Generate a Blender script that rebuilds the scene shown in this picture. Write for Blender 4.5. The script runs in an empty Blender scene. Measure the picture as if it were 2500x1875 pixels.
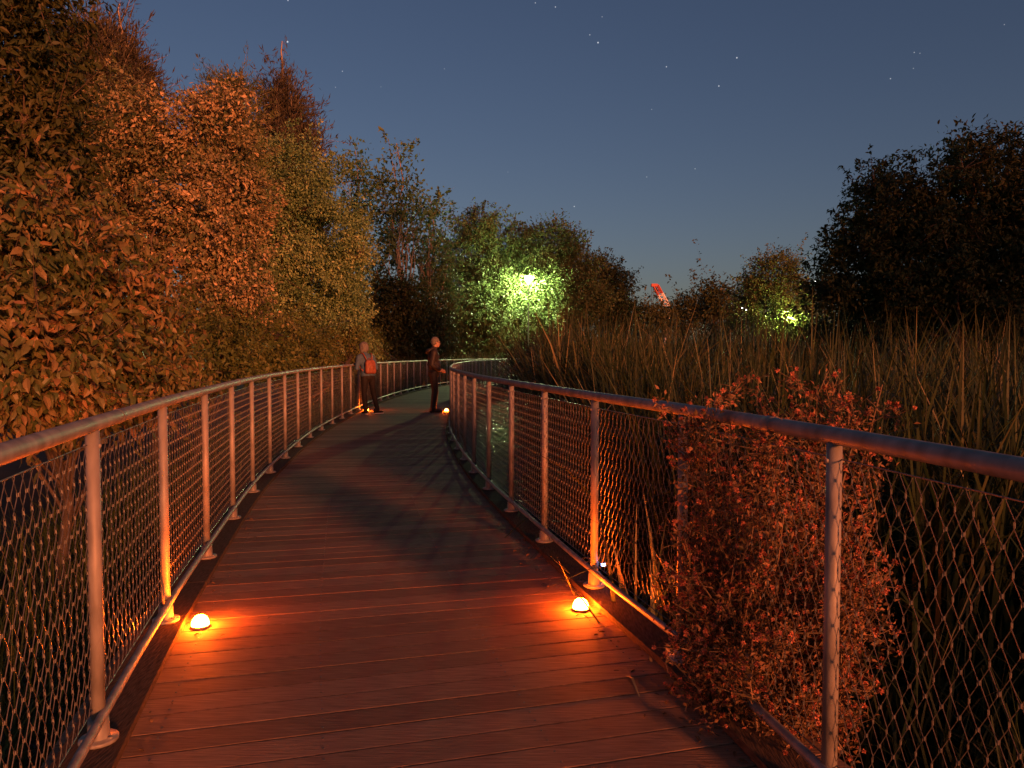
import bpy, bmesh, math, random
import numpy as np
from mathutils import Vector, Matrix, Quaternion

R = math.radians
scene = bpy.context.scene
C = scene.collection

# ------------------------------------------------------------------ camera
CAM_H = 1.37
F_PX = 1850.0                      # focal length in pixels of the 2500 px wide photograph
PITCH = math.atan((937.5 - 866.0) / F_PX)
cam_d = bpy.data.cameras.new('camera')
cam = bpy.data.objects.new('camera', cam_d)
C.objects.link(cam)
cam_d.sensor_width = 36.0
cam_d.lens = F_PX / 2500.0 * 36.0
cam_d.clip_start = 0.05
cam_d.clip_end = 6000.0
cam.location = (0, 0, CAM_H)
cam.rotation_euler = (R(90) - PITCH, 0, 0)
scene.camera = cam

# ------------------------------------------------------------------ sky, stars, low warm light
SUN_HEADING, SUN_ELEV = 31.0, 7.0
SUN_STRENGTH, SUN_COLOR = 5.0, (1.0, 0.225, 0.064)
SKY_STRENGTH = 0.042
EXPOSURE = 0.45
world = bpy.data.worlds.new('World')
scene.world = world
world.use_nodes = True
wn, wl = world.node_tree.nodes, world.node_tree.links
wn.clear()
w_out = wn.new('ShaderNodeOutputWorld')
w_bg = wn.new('ShaderNodeBackground')
w_sky = wn.new('ShaderNodeTexSky')
w_sky.sky_type = 'NISHITA'
w_sky.sun_disc = False
w_sky.sun_elevation = R(SUN_ELEV)
w_sky.sun_rotation = R(180 - SUN_HEADING)
w_sky.altitude = 0
w_sky.air_density = 1.0
w_sky.dust_density = 1.2
w_sky.ozone_density = 2.0
w_tint = wn.new('ShaderNodeMix'); w_tint.data_type = 'RGBA'; w_tint.blend_type = 'MULTIPLY'
w_tint.inputs[0].default_value = 1.0
w_tint.inputs[7].default_value = (1.04, 0.90, 1.06, 1)
wl.new(w_sky.outputs[0], w_tint.inputs[6])
w_bg.inputs['Strength'].default_value = SKY_STRENGTH
wl.new(w_bg.outputs[0], w_out.inputs['Surface'])

def cam_dir(px, py):
    v = Vector(((px - 1250.0) / F_PX, 1.0, (937.5 - py) / F_PX))
    v.rotate(Matrix.Rotation(-PITCH, 3, 'X'))
    return v.normalized()

STARS = [(702, 102, 1.0), (1460, 104, .9), (1440, 85, .5), (703, 1, .6), (1307, 7, .5), (1356, 17, .6), (836, 174, .45), (819, 213, .3),
         (1799, 141, .8), (1627, 163, .6), (1755, 210, .7), (2232, 128, .4), (2174, 192, .5), (2230, 167, .3), (2246, 130, .3), (1402, 504, .6),
         (1470, 41, .35), (1591, 267, .3), (1697, 412, .4), (1579, 432, .35), (1085, 168, .25), (2452, 60, .3), (1240, 420, .2), (930, 212, .2)]
w_geo = wn.new('ShaderNodeTexCoord')
acc = None
for sx, sy, sb in STARS:
    d = cam_dir(sx, sy)
    dist = wn.new('ShaderNodeVectorMath'); dist.operation = 'DISTANCE'
    wl.new(w_geo.outputs['Generated'], dist.inputs[0]); dist.inputs[1].default_value = d
    mr = wn.new('ShaderNodeMapRange'); mr.inputs[1].default_value = 0.0; mr.inputs[2].default_value = 0.0006 + 0.0006 * sb
    mr.inputs[3].default_value = sb; mr.inputs[4].default_value = 0.0
    wl.new(dist.outputs['Value'], mr.inputs[0])
    if acc is None:
        acc = mr.outputs[0]
    else:
        ad = wn.new('ShaderNodeMath'); ad.operation = 'ADD'
        wl.new(acc, ad.inputs[0]); wl.new(mr.outputs[0], ad.inputs[1]); acc = ad.outputs[0]
st = wn.new('ShaderNodeMath'); st.operation = 'MULTIPLY'; st.inputs[1].default_value = 0.75 / SKY_STRENGTH
wl.new(acc, st.inputs[0])
w_add = wn.new('ShaderNodeMix'); w_add.data_type = 'RGBA'; w_add.blend_type = 'ADD'; w_add.inputs[0].default_value = 1.0
wl.new(w_tint.outputs[2], w_add.inputs[6]); wl.new(st.outputs[0], w_add.inputs[7])
wl.new(w_add.outputs[2], w_bg.inputs['Color'])

sun_d = bpy.data.lights.new('sun', 'SUN')
sun_d.energy = SUN_STRENGTH
sun_d.color = SUN_COLOR
sun_d.angle = R(6.0)
sun = bpy.data.objects.new('sun', sun_d)
C.objects.link(sun)
SUN_DIR = Vector((-math.sin(R(SUN_HEADING)) * math.cos(R(SUN_ELEV)), math.cos(R(SUN_HEADING)) * math.cos(R(SUN_ELEV)), -math.sin(R(SUN_ELEV))))
sun.rotation_euler = SUN_DIR.to_track_quat('-Z', 'Y').to_euler()
sun.location = (8, -14, 6)

vs = scene.view_settings
vs.view_transform = 'Standard'
vs.look = 'None'
vs.exposure = EXPOSURE
vs.gamma = 1.0
vs.use_curve_mapping = False
scene.cycles.use_denoising = True
scene.cycles.max_bounces = 6
scene.cycles.transparent_max_bounces = 8
scene.cycles.sample_clamp_indirect = 4.0

# ------------------------------------------------------------------ helpers
def P(px, py, depth):
    """world point seen at a photograph pixel, at a real forward distance in metres"""
    v = cam_dir(px, py)
    return Vector((0, 0, CAM_H)) + v * (depth / v.y)

def link(o, parent=None):
    C.objects.link(o)
    if parent is not None:
        o.parent = parent
    return o

def tag(o, label=None, cat=None, group=None, kind=None):
    if label: o['label'] = label
    if cat: o['category'] = cat
    if group: o['group'] = group
    if kind: o['kind'] = kind
    return o

def thing(name, loc, label, cat, group=None, rz=0.0):
    o = bpy.data.objects.new(name, None)
    o.empty_display_size = 0.2
    link(o)
    o.location = loc
    o.rotation_euler = (0, 0, rz)
    return tag(o, label, cat, group)

class MB:
    """collects geometry of ONE object"""
    def __init__(self, seed=0):
        self.V, self.F, self.T, self.n = [], [], [], 0
        self.has_t = False
    def add(self, V, F, tint=None):
        V = np.asarray(V, dtype=np.float64).reshape(-1, 3)
        self.V.append(V)
        if isinstance(F, np.ndarray):
            self.F.append(F + self.n)
        else:
            for f in F:
                self.F.append(np.asarray([f], dtype=np.int64) + self.n)
        if tint is None:
            self.T.append(np.full(len(V), .5))
        else:
            self.has_t = True
            self.T.append(np.broadcast_to(np.asarray(tint, dtype=np.float64), (len(V),)))
        self.n += len(V)
        return self
    def tube(self, pts, radii, sides=6, caps=True, tint=None):
        pts = [Vector(p) for p in pts]
        n = len(pts)
        if not hasattr(radii, '__len__'):
            radii = [radii] * n
        V, F = [], []
        up = Vector((0, 0, 1))
        for i, p in enumerate(pts):
            t = (pts[min(i + 1, n - 1)] - pts[max(i - 1, 0)])
            if t.length < 1e-9: t = Vector((0, 0, 1))
            t.normalize()
            ref = Vector((1, 0, 0)) if abs(t.z) > 0.9 else up
            a = t.cross(ref).normalized(); b = a.cross(t).normalized()
            for k in range(sides):
                w = 2 * math.pi * k / sides
                V.append(p + (a * math.cos(w) + b * math.sin(w)) * radii[i])
        Q = []
        for i in range(n - 1):
            for k in range(sides):
                k2 = (k + 1) % sides
                Q.append((i * sides + k, i * sides + k2, (i + 1) * sides + k2, (i + 1) * sides + k))
        base = self.n
        self.add(V, np.array(Q, dtype=np.int64), tint)
        if caps and sides > 2:
            self.F.append(np.array([list(range(sides))[::-1]], dtype=np.int64) + base)
            self.F.append(np.array([list(range((n - 1) * sides, n * sides))], dtype=np.int64) + base)
        return self
    def box(self, c, s, rz=0.0, tint=None):
        x, y, z = s[0] / 2, s[1] / 2, s[2] / 2
        V = np.array([(-x, -y, -z), (x, -y, -z), (x, y, -z), (-x, y, -z), (-x, -y, z), (x, -y, z), (x, y, z), (-x, y, z)])
        if rz:
            cc, ss = math.cos(rz), math.sin(rz)
            V = np.stack([V[:, 0] * cc - V[:, 1] * ss, V[:, 0] * ss + V[:, 1] * cc, V[:, 2]], 1)
        V = V + np.array(c)
        self.add(V, np.array([(0, 3, 2, 1), (4, 5, 6, 7), (0, 1, 5, 4), (1, 2, 6, 5), (2, 3, 7, 6), (3, 0, 4, 7)]), tint)
        return self
    def lathe(self, prof, center=(0, 0, 0), sides=16):
        V, Q = [], []
        n = len(prof)
        for r, z in prof:
            for k in range(sides):
                w = 2 * math.pi * k / sides
                V.append((center[0] + r * math.cos(w), center[1] + r * math.sin(w), center[2] + z))
        for i in range(n - 1):
            for k in range(sides):
                k2 = (k + 1) % sides
                Q.append((i * sides + k, i * sides + k2, (i + 1) * sides + k2, (i + 1) * sides + k))
        base = self.n
        self.add(V, np.array(Q))
        self.F.append(np.array([list(range(sides))[::-1]]) + base)
        self.F.append(np.array([list(range((n - 1) * sides, n * sides))]) + base)
        return self
    def mesh(self, name, mat=None, smooth=False):
        me = bpy.data.meshes.new(name)
        V = np.concatenate(self.V) if self.V else np.zeros((0, 3))
        me.vertices.add(len(V))
        me.vertices.foreach_set('co', V.astype(np.float32).ravel())
        idx = np.concatenate([f.ravel() for f in self.F]).astype(np.int32)
        tot = np.concatenate([np.full(len(f), f.shape[1], dtype=np.int32) for f in self.F])
        start = np.concatenate([[0], np.cumsum(tot)[:-1]]).astype(np.int32)
        me.loops.add(len(idx)); me.polygons.add(len(tot))
        me.loops.foreach_set('vertex_index', idx)
        me.polygons.foreach_set('loop_start', start)
        if self.has_t:
            at = me.attributes.new('tint', 'FLOAT', 'POINT')
            at.data.foreach_set('value', np.concatenate(self.T).astype(np.float32))
        me.update(calc_edges=True)
        me.polygons.foreach_set('use_smooth', np.full(len(tot), smooth))
        if mat is not None:
            me.materials.append(mat)
        return me
    def build(self, name, mat, parent=None, smooth=False):
        o = bpy.data.objects.new(name, self.mesh(name, mat, smooth))
        link(o, parent)
        return o

# ------------------------------------------------------------------ materials
def new_mat(name):
    m = bpy.data.materials.new(name)
    m.use_nodes = True
    nt = m.node_tree
    return m, nt.nodes, nt.links, nt.nodes['Principled BSDF']

def ramp_node(nodes, cols):
    r = nodes.new('ShaderNodeValToRGB')
    el = r.color_ramp.elements
    while len(el) < len(cols): el.new(0.5)
    for i, (p, c) in enumerate(cols):
        el[i].position = p; el[i].color = (*c, 1)
    return r

def leaf_mat(name, cols, rough=0.55, trans=0.22):
    m, n, l, b = new_mat(name)
    a = n.new('ShaderNodeAttribute'); a.attribute_name = 'tint'
    r = ramp_node(n, cols)
    l.new(a.outputs['Fac'], r.inputs[0])
    l.new(r.outputs[0], b.inputs['Base Color'])
    b.inputs['Roughness'].default_value = rough
    b.inputs['Specular IOR Level'].default_value = 0.3
    t = n.new('ShaderNodeBsdfTranslucent'); l.new(r.outputs[0], t.inputs[0])
    mx = n.new('ShaderNodeMixShader'); mx.inputs[0].default_value = trans
    out = n['Material Output']
    l.new(b.outputs[0], mx.inputs[1]); l.new(t.outputs[0], mx.inputs[2]); l.new(mx.outputs[0], out.inputs[0])
    return m

def noise_mat(name, c1, c2, scale=8.0, rough=(.5, .7), metal=0.0, bump=0.0, stretch=(1, 1, 1), spec=0.5, detail=5.0, random_amt=0.0, coords='Object'):
    m, n, l, b = new_mat(name)
    tc = n.new('ShaderNodeTexCoord'); mp = n.new('ShaderNodeMapping'); mp.inputs['Scale'].default_value = stretch
    nz = n.new('ShaderNodeTexNoise'); nz.inputs['Scale'].default_value = scale; nz.inputs['Detail'].default_value = detail
    l.new(tc.outputs[coords], mp.inputs[0]); l.new(mp.outputs[0], nz.inputs['Vector'])
    r = ramp_node(n, [(.3, c1), (.7, c2)])
    l.new(nz.outputs['Fac'], r.inputs[0])
    col = r.outputs[0]
    if random_amt:
        oi = n.new('ShaderNodeObjectInfo')
        mr = n.new('ShaderNodeMapRange'); mr.inputs[3].default_value = 1 - random_amt; mr.inputs[4].default_value = 1 + random_amt
        l.new(oi.outputs['Random'], mr.inputs[0])
        mu = n.new('ShaderNodeMix'); mu.data_type = 'RGBA'; mu.blend_type = 'MULTIPLY'; mu.inputs[0].default_value = 1
        l.new(col, mu.inputs[6]); l.new(mr.outputs[0], mu.inputs[7]); col = mu.outputs[2]
    l.new(col, b.inputs['Base Color'])
    mr2 = n.new('ShaderNodeMapRange'); mr2.inputs[3].default_value = rough[0]; mr2.inputs[4].default_value = rough[1]
    l.new(nz.outputs['Fac'], mr2.inputs[0]); l.new(mr2.outputs[0], b.inputs['Roughness'])
    b.inputs['Metallic'].default_value = metal
    b.inputs['Specular IOR Level'].default_value = spec
    if bump:
        bp = n.new('ShaderNodeBump'); bp.inputs['Strength'].default_value = bump; bp.inputs['Distance'].default_value = 0.01
        l.new(nz.outputs['Fac'], bp.inputs['Height']); l.new(bp.outputs[0], b.inputs['Normal'])
    return m

def emit_mat(name, color, strength):
    m = bpy.data.materials.new(name); m.use_nodes = True
    n, l = m.node_tree.nodes, m.node_tree.links
    n.clear()
    o = n.new('ShaderNodeOutputMaterial'); e = n.new('ShaderNodeEmission')
    e.inputs[0].default_value = (*color, 1); e.inputs[1].default_value = strength
    l.new(e.outputs[0], o.inputs[0])
    return m

M = {}
M['metal'] = noise_mat('galvanised_steel', (.13, .128, .122), (.30, .298, .285), 16, (.42, .7), 0.1, .10, (1, 1, .35))
M['wire'] = noise_mat('steel_cable', (.10, .10, .097), (.19, .19, .18), 60, (.35, .5), 0.6)
M['ferrule'] = noise_mat('dull_ferrule', (.07, .07, .07), (.15, .15, .145), 60, (.5, .7), 0.3)
M['deck'] = noise_mat('deck_board_wood', (.165, .100, .062), (.330, .210, .135), 5, (.7, .92), 0, .4, (1.6, 30, 30), .18, 8, .20)
M['edge'] = noise_mat('edge_timber', (.060, .040, .028), (.125, .085, .060), 6, (.85, .98), 0, .5, (18, 3, 18), .05, 6, .1)
M['bark'] = noise_mat('bark', (.045, .035, .025), (.12, .095, .07), 18, (.7, .9), 0, .6, (1, 1, .3))
M['pale_bark'] = noise_mat('pale_bark', (.20, .17, .12), (.38, .33, .25), 12, (.6, .8), 0, .4, (1, 1, .4))
M['soil'] = noise_mat('marsh_soil', (.018, .015, .010), (.050, .042, .026), 1.4, (.8, .95), 0, .8, (1, 1, 1), .2, 8)
M['black_metal'] = noise_mat('dark_lamp_metal', (.03, .03, .03), (.06, .06, .055), 20, (.4, .6), .4)
M['plastic'] = noise_mat('grey_plastic', (.10, .10, .10), (.15, .15, .15), 30, (.4, .5))
M['dome'] = emit_mat('orange_lamp_dome', (1.0, 0.105, 0.004), 760.0)
M['lantern'] = emit_mat('street_lantern_glass', (0.80, 1.0, 0.42), 2100.0)
M['lantern_far'] = emit_mat('far_lantern_glass', (0.92, 1.0, 0.26), 3600.0)
M['pin'] = emit_mat('distant_window_light', (1.0, .95, .85), 6.0)
M['blue_led'] = emit_mat('blue_led', (.35, .45, 1.0), 25.0)
M['big_leaf'] = leaf_mat('broad_leaf', [(0, (.030, .060, .018)), (.45, (.085, .110, .035)), (.8, (.20, .15, .065)), (1, (.30, .18, .09))], .45)
M['maple'] = leaf_mat('maple_leaf', [(0, (.030, .055, .020)), (.4, (.11, .13, .055)), (.75, (.29, .24, .125)), (1, (.52, .39, .22))], .5, .12)
M['gold'] = leaf_mat('golden_leaf', [(0, (.028, .075, .026)), (.4, (.085, .165, .065)), (.8, (.20, .31, .13)), (1, (.38, .46, .22))], .5, .12)
M['olive'] = leaf_mat('olive_leaf', [(0, (.032, .060, .015)), (.5, (.080, .110, .028)), (1, (.16, .16, .05))], .55)
M['shade'] = leaf_mat('dark_green_leaf', [(0, (.018, .032, .010)), (.6, (.045, .062, .018)), (1, (.09, .085, .03))], .55)
M['green'] = leaf_mat('fresh_green_leaf', [(0, (.040, .068, .020)), (.5, (.090, .125, .042)), (1, (.17, .19, .08))], .5, .3)
M['needle'] = leaf_mat('rusty_needle', [(0, (.026, .027, .017)), (.6, (.055, .053, .034)), (1, (.10, .092, .060))], .75, .1)
M['poplar'] = leaf_mat('poplar_leaf', [(0, (.040, .095, .035)), (.5, (.085, .155, .06)), (1, (.16, .24, .11))], .55)
M['reed'] = leaf_mat('reed_blade', [(0, (.012, .028, .009)), (.35, (.034, .058, .020)), (.7, (.10, .105, .045)), (1, (.34, .29, .15))], .55, .15)
M['twig'] = leaf_mat('aster_twig', [(0, (.06, .042, .026)), (1, (.24, .16, .09))], .7, .0)
M['aster_leaf'] = leaf_mat('aster_leaf', [(0, (.040, .034, .014)), (.5, (.13, .075, .034)), (1, (.34, .18, .09))], .6, .15)
M['aster_head'] = leaf_mat('aster_seed_head', [(0, (.26, .075, .045)), (1, (.66, .26, .16))], .85, .2)
M['flower'] = leaf_mat('pale_flower', [(0, (.45, .42, .34)), (1, (.75, .72, .62))], .7, .2)
M['litter'] = leaf_mat('fallen_leaf', [(0, (.06, .035, .02)), (1, (.20, .11, .05))], .7, .0)

# water: dark, glossy, wind-rippled
m, n, l, b = new_mat('pond_water')
b.inputs['Base Color'].default_value = (.010, .013, .010, 1)
b.inputs['Roughness'].default_value = 0.13
b.inputs['IOR'].default_value = 1.33
b.inputs['Specular IOR Level'].default_value = 0.6
tc = n.new('ShaderNodeTexCoord'); mp = n.new('ShaderNodeMapping'); mp.inputs['Scale'].default_value = (2.4, 5.0, 1)
nz = n.new('ShaderNodeTexNoise'); nz.inputs['Scale'].default_value = 2.2; nz.inputs['Detail'].default_value = 3.0; nz.inputs['Distortion'].default_value = .5
bp = n.new('ShaderNodeBump'); bp.inputs['Strength'].default_value = 1.0; bp.inputs['Distance'].default_value = .055
l.new(tc.outputs['Object'], mp.inputs[0]); l.new(mp.outputs[0], nz.inputs['Vector']); l.new(nz.outputs['Fac'], bp.inputs['Height']); l.new(bp.outputs[0], b.inputs['Normal'])
M['water'] = m

# ------------------------------------------------------------------ the boardwalk's line
CTRL = [(2.75, -12), (1.45, -7.5), (.13, -3), (-1.43, 2.57), (-2.008, 4.94), (-2.547, 7.45), (-2.955, 9.94), (-3.29, 12.5), (-3.53, 15.5), (-3.73, 19), (-3.80, 22.5),
        (-3.74, 26), (-3.46, 30), (-2.85, 34.5), (-1.75, 39), (-.05, 44), (2.6, 49), (6.2, 53.5), (10.5, 57)]
WIDTH = 2.28
def _dense():
    pts = []
    c = [np.array(p, float) for p in CTRL]
    c = [2 * c[0] - c[1]] + c + [2 * c[-1] - c[-2]]
    for i in range(1, len(c) - 2):
        p0, p1, p2, p3 = c[i - 1], c[i], c[i + 1], c[i + 2]
        for t in np.linspace(0, 1, 40, endpoint=False):
            pts.append(.5 * ((2 * p1) + (p2 - p0) * t + (2 * p0 - 5 * p1 + 4 * p2 - p3) * t * t + (3 * p1 - p0 - 3 * p2 + p3) * t ** 3))
    pts.append(c[-2])
    return np.array(pts)
LP = _dense()
for _ in range(60):
    LP[1:-1] = .25 * LP[:-2] + .5 * LP[1:-1] + .25 * LP[2:]
class Line:
    def __init__(self, pts):
        self.p = pts
        self.s = np.concatenate([[0], np.cumsum(np.linalg.norm(np.diff(pts, axis=0), axis=1))])
    def at(self, s):
        return np.array([np.interp(s, self.s, self.p[:, 0]), np.interp(s, self.s, self.p[:, 1])])
    def tan(self, s):
        d = self.at(s + .2) - self.at(s - .2)
        return d / np.linalg.norm(d)
    def s_at_y(self, y):
        return float(np.interp(y, self.p[:, 1], self.s))
    def x_at_y(self, y):
        return np.interp(y, self.p[:, 1], self.p[:, 0])
LEFT = Line(LP)
_t = np.gradient(LP, axis=0); _t /= np.linalg.norm(_t, axis=1)[:, None]
_rp = LP + WIDTH * np.stack([_t[:, 1], -_t[:, 0]], 1)
_rp[:, 0] -= .078 * np.clip(3.3 - _rp[:, 1], 0, 2.4) ** 1.3          # the two railings draw closer near the viewpoint
RIGHT = Line(_rp)
def off(line, s, d):
    """point on a line, d metres to its right-hand side"""
    p, t = line.at(s), line.tan(s)
    return np.array([p[0] + t[1] * d, p[1] - t[0] * d])

# ------------------------------------------------------------------ ground and water
def ground_h(x, y):
    xr = np.interp(y, RIGHT.p[:, 1], RIGHT.p[:, 0]); xl = np.interp(y, LEFT.p[:, 1], LEFT.p[:, 0])
    dl = np.clip((xl - .5 - x) / 1.2, 0, 1)                         # the bank on the left
    dr = np.clip((x - xr - 16) / 4, 0, 1)
    dy = np.clip((y - 62) / 4, 0, 1)
    db = np.clip((-6 - y) / 3, 0, 1)
    land = np.maximum.reduce([dl, dr, dy, db])
    z = -1.1 + .75 * land
    return z + (.05 * np.sin(x * 1.7 + y * .6) * np.sin(y * 1.3 - x * .4)) * land
u = np.linspace(-1, 1, 201)
gx = np.sinh(u * 5.2) / math.sinh(5.2) * 3500
gy = np.sinh(u * 5.2) / math.sinh(5.2) * 3500 + 18
X, Y = np.meshgrid(gx, gy)
Z = ground_h(X, Y)
V = np.stack([X.ravel(), Y.ravel(), Z.ravel()], 1)
i = np.arange(200)[:, None] * 201 + np.arange(200)[None, :]
F = np.stack([i, i + 1, i + 202, i + 201], -1).reshape(-1, 4)
g = MB(); g.add(V, F)
tag(g.build('ground', M['soil'], smooth=True), 'dark marshy ground spreading out around the boardwalk', kind='structure')
g = MB()
g.add([(-8, -12, -.6), (24, -12, -.6), (24, 68, -.6), (-8, 68, -.6)], np.array([(0, 1, 2, 3)]))
tag(g.build('water', M['water']), 'dark rippled pond water beside the boardwalk', kind='structure')

# ------------------------------------------------------------------ boardwalk: boards, edge timbers, beams
rng = np.random.default_rng(5)
walk = bpy.data.objects.new('boardwalk', None); link(walk)
tag(walk, 'curving brown plank boardwalk running between two mesh railings', kind='structure')
PITCHB = .152
s = LEFT.s_at_y(-1.6)
n_board = 0
rest = MB()
while True:
    p = LEFT.at(s)
    if p[1] > 54: break
    ws, gap = PITCHB, .007
    dz = rng.normal(0, .0005); tilt = rng.normal(0, .0006)
    V = []
    for (sv, z) in ((s + gap / 2, 0), (s + ws - gap / 2, 0)):
        a = off(LEFT, sv, -.16); c = off(LEFT, sv, WIDTH + .16)
        V += [(a[0], a[1], dz - tilt), (c[0], c[1], dz + tilt)]
    top = np.array(V)
    ch = .0022
    # chamfered top edge: inner top ring + outer ring just below + bottom ring
    d = (top[2] - top[0]) / np.linalg.norm(top[2] - top[0]) * ch
    ring0 = np.array([top[0] + d, top[1] + d, top[3] - d, top[2] - d])
    ring1 = np.array([top[0], top[1], top[3], top[2]]) - np.array([0, 0, ch])
    ring2 = ring1 - np.array([0, 0, .03])
    VV = np.concatenate([ring0, ring1, ring2])
    FF = np.array([(0, 1, 2, 3), (4, 5, 1, 0), (5, 6, 2, 1), (6, 7, 3, 2), (7, 4, 0, 3), (8, 9, 5, 4), (9, 10, 6, 5), (10, 11, 7, 6), (11, 8, 4, 7), (11, 10, 9, 8)])
    if n_board < 300:
        bm_ = MB(); bm_.add(VV, FF)
        o = bm_.build('board', M['deck'], walk)
    else:
        rest.add(VV, FF)
    n_board += 1
    s += ws
scr = MB()
for sv in np.arange(LEFT.s_at_y(-1.6), LEFT.s_at_y(7), PITCHB):
    for dd in (.18, .75, 1.52, WIDTH - .18):
        for ds in (.04, .112):
            q = off(LEFT, sv + ds, dd)
            scr.lathe([(.0045, -.002), (.0045, .0016), (.003, .002)], (q[0], q[1], .001), 6)
tag(scr.build('deck_screws', M['wire'], walk), kind='stuff')
if rest.n:
    tag(rest.build('far_boards', M['deck'], walk), kind='stuff')

def strip(line, d0, d1, z0, z1, s0, s1, step=.4):
    """a rectangular bar that follows the line"""
    b = MB(); V, Q = [], []
    k = 0
    ss = np.arange(s0, s1 + 1e-6, step)
    for sv in ss:
        a = off(line, sv, d0); c = off(line, sv, d1)
        V += [(a[0], a[1], z0), (c[0], c[1], z0), (c[0], c[1], z1), (a[0], a[1], z1)]
    n_ = len(ss)
    for i_ in range(n_ - 1):
        for k_ in range(4):
            k2 = (k_ + 1) % 4
            Q.append((i_ * 4 + k_, (i_ + 1) * 4 + k_, (i_ + 1) * 4 + k2, i_ * 4 + k2))
    b.add(V, np.array(Q))
    b.F.append(np.array([(0, 1, 2, 3)])); b.F.append(np.array([(3, 2, 1, 0)]) + (n_ - 1) * 4)
    return b
for line, sg in ((LEFT, 1), (RIGHT, -1)):
    s0, s1 = line.s_at_y(-1.4), line.s_at_y(53)
    sv = s0
    while sv < s1:                                     # edge timbers in 3 m lengths, butted with a small joint
        e = min(sv + 3.0, s1)
        strip(line, -.11, .085 , .004, .036, sv, e - .008, (e - .008 - sv) / 8).build('edge_timber', M['edge'], walk) if sg > 0 else \
            strip(line, -.085, .11, .004, .036, sv, e - .008, (e - .008 - sv) / 8).build('edge_timber', M['edge'], walk)
        sv = e
    strip(line, -.14 * sg - .03, -.14 * sg + .03, -.30, -.036, s0, s1).build('edge_beam', M['edge'], walk)
    for sv in np.arange(s0 + 1, s1, 3.0):              # piles in the water
        p = off(line, sv, .15 * sg)
        mb = MB(); mb.tube([(p[0], p[1], -1.6), (p[0], p[1], -.04)], .09, 10)
        mb.build('pile', M['edge'], walk)

# ------------------------------------------------------------------ railings
def panel_meshes():
    L, w, h = 1.22, .0321, .0535
    z0, nrow = .155, 17
    wire = MB(); fer = MB()
    nw = int(round(L / w))
    r_ = .0013
    for k in range(nw + 1):
        pts = []
        for j in range(nrow + 1):
            sgn = .5 if (j + k) % 2 else -.5
            x = np.clip(k * w + sgn * w * .96, .012, L - .012)
            pts.append((x, 0.003 * (1 if k % 2 else -1), z0 + j * h))
            if sgn > 0 and 0 < j < nrow and .02 < x < L - .02:
                fer.tube([(k * w + w / 2, 0, z0 + j * h - .005), (k * w + w / 2, 0, z0 + j * h + .005)], .0024, 5)
        P2 = [pts[0]]
        for a, c in zip(pts[:-1], pts[1:]):              # short straight at each ferrule, as the cables run
            a, c = np.array(a), np.array(c)
            P2 += [tuple(a + (c - a) * .12 * np.array([0.3, 1, 1])), tuple(c - (c - a) * .12 * np.array([.3, 1, 1]))]
        P2.append(pts[-1])
        wire.tube(P2, r_, 3, caps=False)
    for z in (z0, z0 + nrow * h):
        wire.tube([(0, 0, z), (L, 0, z)], .0024, 5, caps=False)
    return wire.mesh('wire_mesh', M['wire']), fer.mesh('ferrules', M['ferrule']), L
WIRE, FER, PL = panel_meshes()

def post_meshes():
    a = MB(); a.lathe([(.0225, .10), (.0225, 1.112)], sides=14)
    bse = MB(); bse.lathe([(.062, .037), (.064, .040), (.064, .048), (.061, .051), (.036, .0512), (.036, .052), (.0335, .118), (.032, .1185)], sides=16)
    bo = MB()
    for q in (0.0, 2.1, 4.2):
        bo.lathe([(.0075, .0515), (.0075, .057), (.005, .058)], (.048 * math.cos(q), .048 * math.sin(q), 0), 6)
    for q in (.0, math.pi):
        bo.tube([(.021 * math.sin(q), .021 * math.cos(q), 1.06), (.027 * math.sin(q), .027 * math.cos(q), 1.06)], [.008, .006], 8)
    return a.mesh('post', M['metal'], True), bse.mesh('post_base', M['metal'], True), bo.mesh('bolt', M['metal'])
POST, PBASE, PBOLT = post_meshes()
def shared(name, me, parent, loc=(0, 0, 0), rz=0, sc=(1, 1, 1)):
    o = bpy.data.objects.new(name, me); link(o, parent)
    o.location = loc; o.rotation_euler = (0, 0, rz); o.scale = sc
    return o
def railing(line, anchor_y, spacing, label, inner):
    s_a = line.s_at_y(anchor_y)
    s_lo, s_hi = line.s_at_y(-2.2), line.s_at_y(54)
    ks = [k for k in range(-12, 80) if s_lo <= s_a + k * spacing <= s_hi]
    p0 = line.at(s_a)
    root = thing('railing', (0, 0, 0), label, 'railing')
    hs = np.arange(s_a + ks[0] * spacing, s_a + ks[-1] * spacing + .01, .25)
    hb = MB(); hb.tube([(*line.at(x), 1.133) for x in hs], .0265, 16); hb.build('handrail', M['metal'], root, True)
    hb = MB(); hb.tube([(*off(line, x, .022 * inner), .138) for x in hs], .0165, 12); hb.build('bottom_rail', M['metal'], root, True)
    for i_, k in enumerate(ks):
        sv = s_a + k * spacing
        p = line.at(sv); t = line.tan(sv)
        if i_ % 3 == 1 and p[1] < 24:
            sl = MB(); sl.tube([(*line.at(sv + .34 + q), 1.133) for q in (0, .004, .05, .054)], [.0268, .0285, .0285, .0268], 16); sl.build('rail_sleeve', M['metal'], root, True)
        rz = math.atan2(t[1], t[0])
        po = shared('post', POST, root, (p[0], p[1], 0), rz)
        pb = shared('post_base', PBASE, po)
        if abs(p[1] - 4) < 6:
            bl = shared('bolts', PBOLT, po); tag(bl, kind='stuff')
        if i_ < len(ks) - 1:
            q = line.at(sv + spacing)
            dv = q - p
            rz2 = math.atan2(dv[1], dv[0]); Lc = np.linalg.norm(dv)
            nrm = np.array([dv[1], -dv[0]]) / Lc * (-.012 * inner)
            wm = shared('wire_mesh', WIRE, root, (p[0] + nrm[0], p[1] + nrm[1], 0), rz2, (Lc / PL, 1, 1))
            if p[1] < 12:
                f = shared('ferrules', FER, wm); tag(f, kind='stuff')
    return root
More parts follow.
